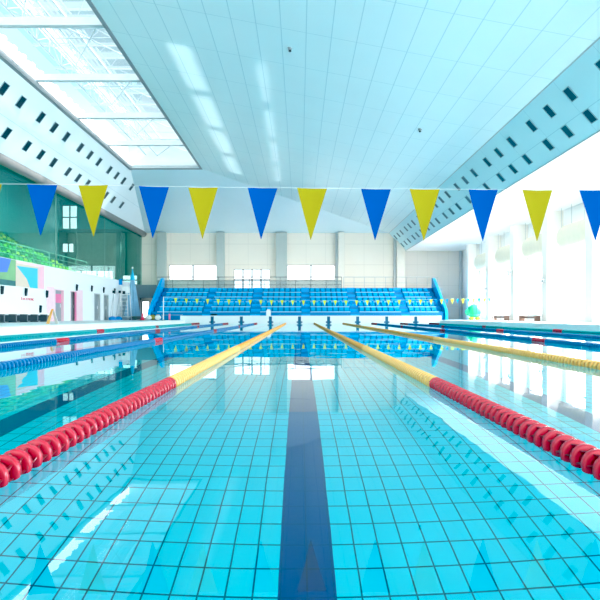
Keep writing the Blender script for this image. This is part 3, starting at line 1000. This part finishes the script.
# closed parasol behind the chair
pa = empty('closed_parasol', 'tall folded pale blue parasol hanging loose beside the lifeguard chair', 'parasol', (PX(132.5, 54.5), 54.5, ZD))
MB().tube((0, 0, 0), (0, 0, 4.75), 0.035, 8).build('pole', M['mid_grey'], pa)
n = 18; v = []; f = []
lv = [(4.35, 0.06), (3.9, 0.16), (3.2, 0.28), (2.2, 0.45), (1.2, 0.62), (0.35, 0.8)]
for z, rr in lv:
    for i in range(n):
        a = 2 * PI * i / n
        q = rr * (1.0 if i % 2 else 0.62)
        v.append((q * math.cos(a), q * math.sin(a) * 0.7, z))
for k in range(len(lv) - 1):
    for i in range(n):
        j = (i + 1) % n
        f.append((k * n + i, k * n + j, (k + 1) * n + j, (k + 1) * n + i))
MB().add(v, f).build('canopy', M['canvas_blue'], pa)
MB().lathe([(3.7, 0.23), (4.1, 0.17), (4.5, 0.07), (4.75, 0.04)], 'z', n=12).build('top_cap', M['canvas_cyan'], pa)
MB().lathe([(0, 0.34), (0.1, 0.34), (0.14, 0.1), (0.3, 0.06)], 'z', n=14).build('base', M['dark_grey'], pa)
MB().ellipsoid((0, 0, 4.85), (0.09, 0.09, 0.11)).build('finial', M['white_metal'], pa)
# traffic cone and clutter in front of the stand's left end
cn = empty('traffic_cone', 'red traffic cone beside the left end of blue stand', 'cone', (PX(142.5, 50.8), 50.8, ZD))
MB().box(-0.2, 0.2, -0.2, 0.2, 0, 0.05).build('base', M['red'], cn)
MB().lathe([(0.05, 0.16), (0.62, 0.03)], 'z', n=14).build('cone_body', M['red'], cn)
MB().lathe([(0.25, 0.122), (0.38, 0.092)], 'z', n=14).build('stripe', M['magenta'], cn)
def bag(px, Y, mat, lab, r, strap):
    t = empty('duffel_bag', lab, 'bag', (PX(px, Y), Y, ZD), 'bags on the deck before the stand')
    MB().ellipsoid((0, 0, r[2]), r).build('body', mat, t)
    q = [(-r[0] * 0.5, 0, r[2] * 1.8), (-r[0] * 0.35, 0, r[2] * 2.25), (r[0] * 0.35, 0, r[2] * 2.25), (r[0] * 0.5, 0, r[2] * 1.8)]
    MB().path(q, 0.025, 6).build('handle', strap, t)
bag(148.5, 51.2, M['white_metal'], 'white bag on the deck next to the red cone', (0.3, 0.2, 0.2), M['mid_grey'])
bag(152.8, 51.5, M['olive'], 'olive bag on the deck between the two white bags', (0.32, 0.22, 0.24), M['black'])
bag(158.0, 51.3, M['white_metal'], 'white bag right of the olive bag by the pole', (0.28, 0.2, 0.22), M['skin_tone_bag'])
tb = empty('folding_table', 'low dark table before the left end of the blue stand', 'table', (PX(172, 51.6), 51.6, ZD))
MB().box(-0.9, 0.9, -0.3, 0.3, 0.42, 0.47).build('tabletop', M['dark_grey'], tb)
for sx in (-1, 1):
    for sy in (-1, 1):
        MB().tube((sx * 0.8, sy * 0.24, 0), (sx * 0.8, sy * 0.24, 0.42), 0.02, 6).build('leg', M['mid_grey'], tb)
rb = empty('rescue_tube', 'short pink red tube standing before the low table', 'float', (PX(169.5, 50.9), 50.9, ZD))
MB().lathe([(0, 0.07), (0.04, 0.09), (0.5, 0.09), (0.56, 0.06)], 'z', n=12).build('body', M['magenta'], rb)
MB().path([(0, 0.0, 0.55), (0.05, 0, 0.66), (-0.05, 0, 0.66), (0, 0, 0.55)], 0.012, 5).build('loop', M['black'], rb)
# items on the end platform
ob = empty('kick_board', 'small white board leaning at the stand foot above the platform', 'board', (PX(268.5, 51.4), 51.4, 0.69))
MB().prism([(-0.2, 0), (0.2, 0), (0.2, 0.42), (0.1, 0.56), (-0.1, 0.56), (-0.2, 0.42)], 'y', -0.02, 0.02).build('board', M['white_metal'], ob)
MB().box(-0.12, 0.12, 0.02, 0.16, 0, 0.04).build('foot', M['mid_grey'], ob)
bg = tag(MB().ellipsoid((0, 0, 0.09), (0.32, 0.16, 0.09)).build('dark_towel', M['black'], None, (PX(214, 51.2), 51.2, 0.69)), 'black crumpled towel lying on the white end platform', 'towel')

# ------------------------------------------------------------------ right wall
pcs = [32.7 + 5.92 * k for k in range(-6, 5)]
PD, PW = 1.06, 0.42
hol = []
for a, b in zip(pcs[:-1], pcs[1:]):
    hol.append((a + PW + 0.35, b - PW - 0.35, 0.75, 5.0))
struct('wall_right', wall_cells(MB(), 'x', XRW, XRW + 0.3, YB, YW, 0.0, B2.z, hol), M['white_wall'])
mb = MB()
for c in pcs:
    mb.box(XRW - PD, XRW, c - PW, c + PW, ZD, B2.z)
struct('column_right_wall', mb, M['pilaster'])
for i, h in enumerate(hol):
    r = bpy.data.objects.new('window_%d' % (10 + i), None); COL.objects.link(r); r['kind'] = 'structure'
    r.location = (XRW, (h[0] + h[1]) / 2, h[2])
    w, H = (h[1] - h[0]) / 2, h[3] - h[2]
    b = 0.06
    mb = MB()
    mb.box(0.05, 0.15, -w, w, 0, b); mb.box(0.05, 0.15, -w, w, H - b, H)
    mb.box(0.05, 0.15, -w, -w + b, b, H - b); mb.box(0.05, 0.15, w - b, w, b, H - b)
    for k in (1, 2):
        mb.box(0.07, 0.13, -w + 2 * w * k / 3 - 0.06, -w + 2 * w * k / 3 + 0.06, b, H - b)
    for z in (H * 0.36, H * 0.84):
        mb.box(0.07, 0.13, -w + b, w - b, z - 0.03, z + 0.03)
    mb.build('frame', M['white_metal'], r)
    MB().box(0.09, 0.1, -w + b, w - b, b, H - b).build('pane', M['glass'], r)
proto = None
sh = [i for i in range(len(pcs) - 1) if pcs[i] > 26]
for q, i in enumerate(reversed(sh)):
    yc = (pcs[i] + pcs[i + 1]) / 2
    if proto is None:
        proto = t = empty('hanging_shade', '', 'shade', (XRW - 0.45, yc, 0), 'cream shades hung above the right windows')
        L = 2.2
        v, f = [], []
        n = 10; ys = [-L, -L + 0.12, -L + 0.4, -L + 0.9, 0, L - 0.9, L - 0.4, L - 0.12, L]; sc = [0.35, 0.62, 0.85, 1, 1, 1, 0.85, 0.62, 0.35]
        for y, s in zip(ys, sc):
            for k in range(n + 1):
                a = PI * k / n
                v.append((-0.34 * s * math.sin(a), y, 4.95 + (0.72 + 0.72 * s * math.cos(a)) if k < n else 4.95 + 0.72 * (1 - s) * 0.2))
        for r_ in range(len(ys) - 1):
            for k in range(n):
                f.append((r_ * (n + 1) + k, (r_ + 1) * (n + 1) + k, (r_ + 1) * (n + 1) + k + 1, r_ * (n + 1) + k + 1))
        MB().add(v, f, True).build('fabric', M['shade'], t)
        for y in (1.6, 0.2, -1.4):
            MB().tube((-0.1, y, 6.3), (-0.1, y, B2.z - 0.01), 0.014, 6).build('hanger', M['mid_grey'], t)
    else:
        t = copy_tree(proto)
    t.location = (XRW - 0.45, yc, 0)
    t['label'] = 'cream rounded shade hung high in the right wall bay, %s bay from the far corner' % ORD[q + 1]
# wall fans on the pilasters
proto = None
for q, (py, c, lab) in enumerate(((281, 38.62, 'round wall fan on the second white pilaster from the picture\'s right edge'),
                                  (272, 44.54, 'round wall fan high on the third white pilaster from the picture\'s right edge'),
                                  (289, 50.46, 'round wall fan on the white pilaster behind the green inflatable'))):
    loc = (XRW - PD, c, CZ + (316 - py) * c / F)
    if proto is None:
        proto = t = empty('wall_fan', lab, 'fan', loc, 'wall fans on the right pilasters')
        MB().box(-0.1, 0, -0.08, 0.08, -0.12, 0.12).build('bracket', M['mid_grey'], t)
        mb = MB()
        for rr, xx_ in ((0.34, -0.22), (0.34, -0.32), (0.22, -0.34), (0.1, -0.35)):
            pts = [(xx_, rr * math.cos(2 * PI * k / 20), rr * math.sin(2 * PI * k / 20)) for k in range(21)]
            mb.path(pts, 0.012, 5)
        for k in range(8):
            a = 2 * PI * k / 8
            mb.tube((-0.35, 0.1 * math.cos(a), 0.1 * math.sin(a)), (-0.32, 0.34 * math.cos(a), 0.34 * math.sin(a)), 0.008, 4)
        mb.build('guard', M['mid_grey'], t)
        for k in range(3):
            a = 2 * PI * k / 3
            ca, sa = math.cos(a), math.sin(a); cb, sb = math.cos(a + 0.7), math.sin(a + 0.7)
            MB().add([(-0.26, 0.05 * ca, 0.05 * sa), (-0.24, 0.3 * ca, 0.3 * sa), (-0.29, 0.3 * cb, 0.3 * sb), (-0.27, 0.05 * cb, 0.05 * sb)], [(0, 1, 2, 3)]).build('blade', M['dark_grey'], t)
        MB().lathe([(-0.3, 0.05), (-0.1, 0.07)], 'x', n=12).build('motor', M['dark_grey'], t)
    else:
        t = copy_tree(proto); t['label'] = lab
    t.location = loc
# brown benches at the right wall
proto = None
for px0, px1, lab in ((493, 508, 'low brown wooden bench at the right wall, nearer the green inflatable'), (520, 539, 'low brown wooden bench at the right wall, farther from the green inflatable'),):
    Xb = 15.85
    ya, yb = F * Xb / (px1 - 299.5), F * Xb / (px0 - 299.5)
    t = empty('wooden_bench', lab, 'bench', (Xb, (ya + yb) / 2, ZD), 'brown benches by the right wall')
    w = (yb - ya) / 2
    for k in range(3):
        MB().box(-0.2 + 0.14 * k, -0.08 + 0.14 * k, -w, w, 0.34, 0.38).build('slat', M['brown'], t)
    for s in (-1, 1):
        MB().box(-0.18, 0.2, s * (w - 0.3) - 0.04, s * (w - 0.3) + 0.04, 0, 0.34).build('leg', M['brown'], t)
    MB().box(-0.02, 0.02, -w + 0.3, w - 0.3, 0.2, 0.32).build('stretcher', M['brown'], t)
# green inflatable
gi = empty('inflatable_turtle', 'mint green rounded inflatable with yellow feet on the right deck', 'inflatable', (PX(474.5, 53), 53, ZD))
MB().ellipsoid((0.0, 0, 0.86), (0.66, 0.55, 0.60), 20, 12).build('shell', M['mint'], gi)
mb = MB()
for dx in (-0.3, 0.1, 0.42):
    pts = []
    for k in range(9):
        a = -0.9 + 1.8 * k / 8
        z = 0.86 + 0.58 * math.sin(a) * 0.95
        x = dx - 0.16 * math.cos(a * 1.2) + 0.12
        rr = max(0.0, 1 - (x / 0.66) ** 2 - ((z - 0.86) / 0.6) ** 2)
        pts.append((x, -0.55 * math.sqrt(rr) - 0.005, z))
    mb.path(pts, 0.03, 6)
mb.build('shell_ridges', M['green_dk'], gi)
for dx in (-0.28, 0.3):
    MB().ellipsoid((dx, -0.3, 0.14), (0.17, 0.2, 0.14)).build('foot', M['yellow_pl'], gi)
    MB().ellipsoid((dx, 0.3, 0.14), (0.17, 0.2, 0.14)).build('foot', M['yellow_pl'], gi)
MB().ellipsoid((-0.68, -0.1, 0.72), (0.22, 0.2, 0.3)).build('head', M['mint'], gi)
MB().ellipsoid((0, 0, 0.42), (0.55, 0.48, 0.2)).build('underside', M['mint'], gi)

# ------------------------------------------------------------------ light
w = bpy.data.worlds.new('daylight'); SC.world = w; w.use_nodes = True
nt = w.node_tree
for n_ in list(nt.nodes): nt.nodes.remove(n_)
out = nt.nodes.new('ShaderNodeOutputWorld'); bgd = nt.nodes.new('ShaderNodeBackground')
tc = nt.nodes.new('ShaderNodeTexCoord'); sx = nt.nodes.new('ShaderNodeSeparateXYZ')
nt.links.new(tc.outputs['Generated'], sx.inputs[0])
mr = nt.nodes.new('ShaderNodeMapRange'); mr.inputs[1].default_value = 0.0; mr.inputs[2].default_value = 0.35
nt.links.new(sx.outputs[2], mr.inputs[0])
cl = nt.nodes.new('ShaderNodeTexNoise'); cl.inputs['Scale'].default_value = 5; cl.inputs['Detail'].default_value = 5
nt.links.new(tc.outputs['Generated'], cl.inputs['Vector'])
sky = mix_col(nt, cl.outputs[0], (0.30, 0.50, 0.61), (0.52, 0.66, 0.71))
c = mix_col(nt, mr.outputs[0], (1.7, 1.76, 1.78), sky)
nt.links.new(c, bgd.inputs[0]); bgd.inputs[1].default_value = 1.25
nt.links.new(bgd.outputs[0], out.inputs[0])

def area(name, loc, rot, sx_, sy_, rad, col=(1, 1, 1)):
    l = bpy.data.lights.new(name, 'AREA'); l.shape = 'RECTANGLE'; l.size = sx_; l.size_y = sy_
    l.energy = rad * PI * sx_ * sy_ ; l.color = col
    o = bpy.data.objects.new(name, l); COL.objects.link(o); o.location = loc; o.rotation_euler = rot
    return o
# daylight outside the right windows, shining in
area('daylight_right_windows', (XRW + 3.0, 27, 4.2), (0, PI / 2, 0), 7, 68, 16.0)
# added fill light at the open near end of the hall, behind the camera
area('daylight_near_end', (0, YB - 1, 5.5), (PI / 2, 0, 0), 24, 8, 1.7)
# teal area light under the gallery ceiling
area('daylight_gallery', (-21.5, 30, 12.9), (0, 0, 0), 5, 40, 2.5, (0.7, 1, 0.95))
# added fill lights under the right bay ceiling, and behind the stand toward far wall
area('right_bay_lamps', (15.0, 27, B2.z - 0.02), (0, 0, 0), 3.2, 66, 0.55)
area('concourse_wall_washer', (-1.0, 58.9, 3.5), (PI - 0.7, 0, 0), 28, 0.5, 6.0, (1, 0.98, 0.94))
# added lamps imitating sunlight thrown up from the water: two broken ceiling streaks
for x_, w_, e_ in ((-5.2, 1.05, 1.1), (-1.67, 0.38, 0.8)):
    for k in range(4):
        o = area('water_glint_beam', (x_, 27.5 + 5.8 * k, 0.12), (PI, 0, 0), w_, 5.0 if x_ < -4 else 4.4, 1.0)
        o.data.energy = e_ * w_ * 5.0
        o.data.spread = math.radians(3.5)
sun = bpy.data.lights.new('sun', 'SUN'); sun.energy = 5.5; sun.angle = 0.03; sun.color = (1, 0.97, 0.92)
so = bpy.data.objects.new('sun', sun); COL.objects.link(so)
so.rotation_euler = Vector((0.70, -0.15, 0.68)).to_track_quat('Z', 'Y').to_euler()

# ------------------------------------------------------------------ camera
cam = bpy.data.cameras.new('camera'); co = bpy.data.objects.new('camera', cam); COL.objects.link(co)
co.location = (0, 0.0, CZ); co.rotation_euler = (PI / 2, 0, 0)
cam.sensor_width = 36; cam.lens = F / 600 * 36
cam.shift_x = 0.5 / 600; cam.shift_y = 16 / 600
cam.clip_start = 0.02; cam.clip_end = 500
SC.camera = co
SC.view_settings.view_transform = 'Standard'
SC.view_settings.look = 'None'
SC.view_settings.exposure = 0.5
SC.view_settings.use_curve_mapping = True
SC.view_settings.curve_mapping.black_level = (0.03, 0.015, 0.01)
SC.view_settings.curve_mapping.update()
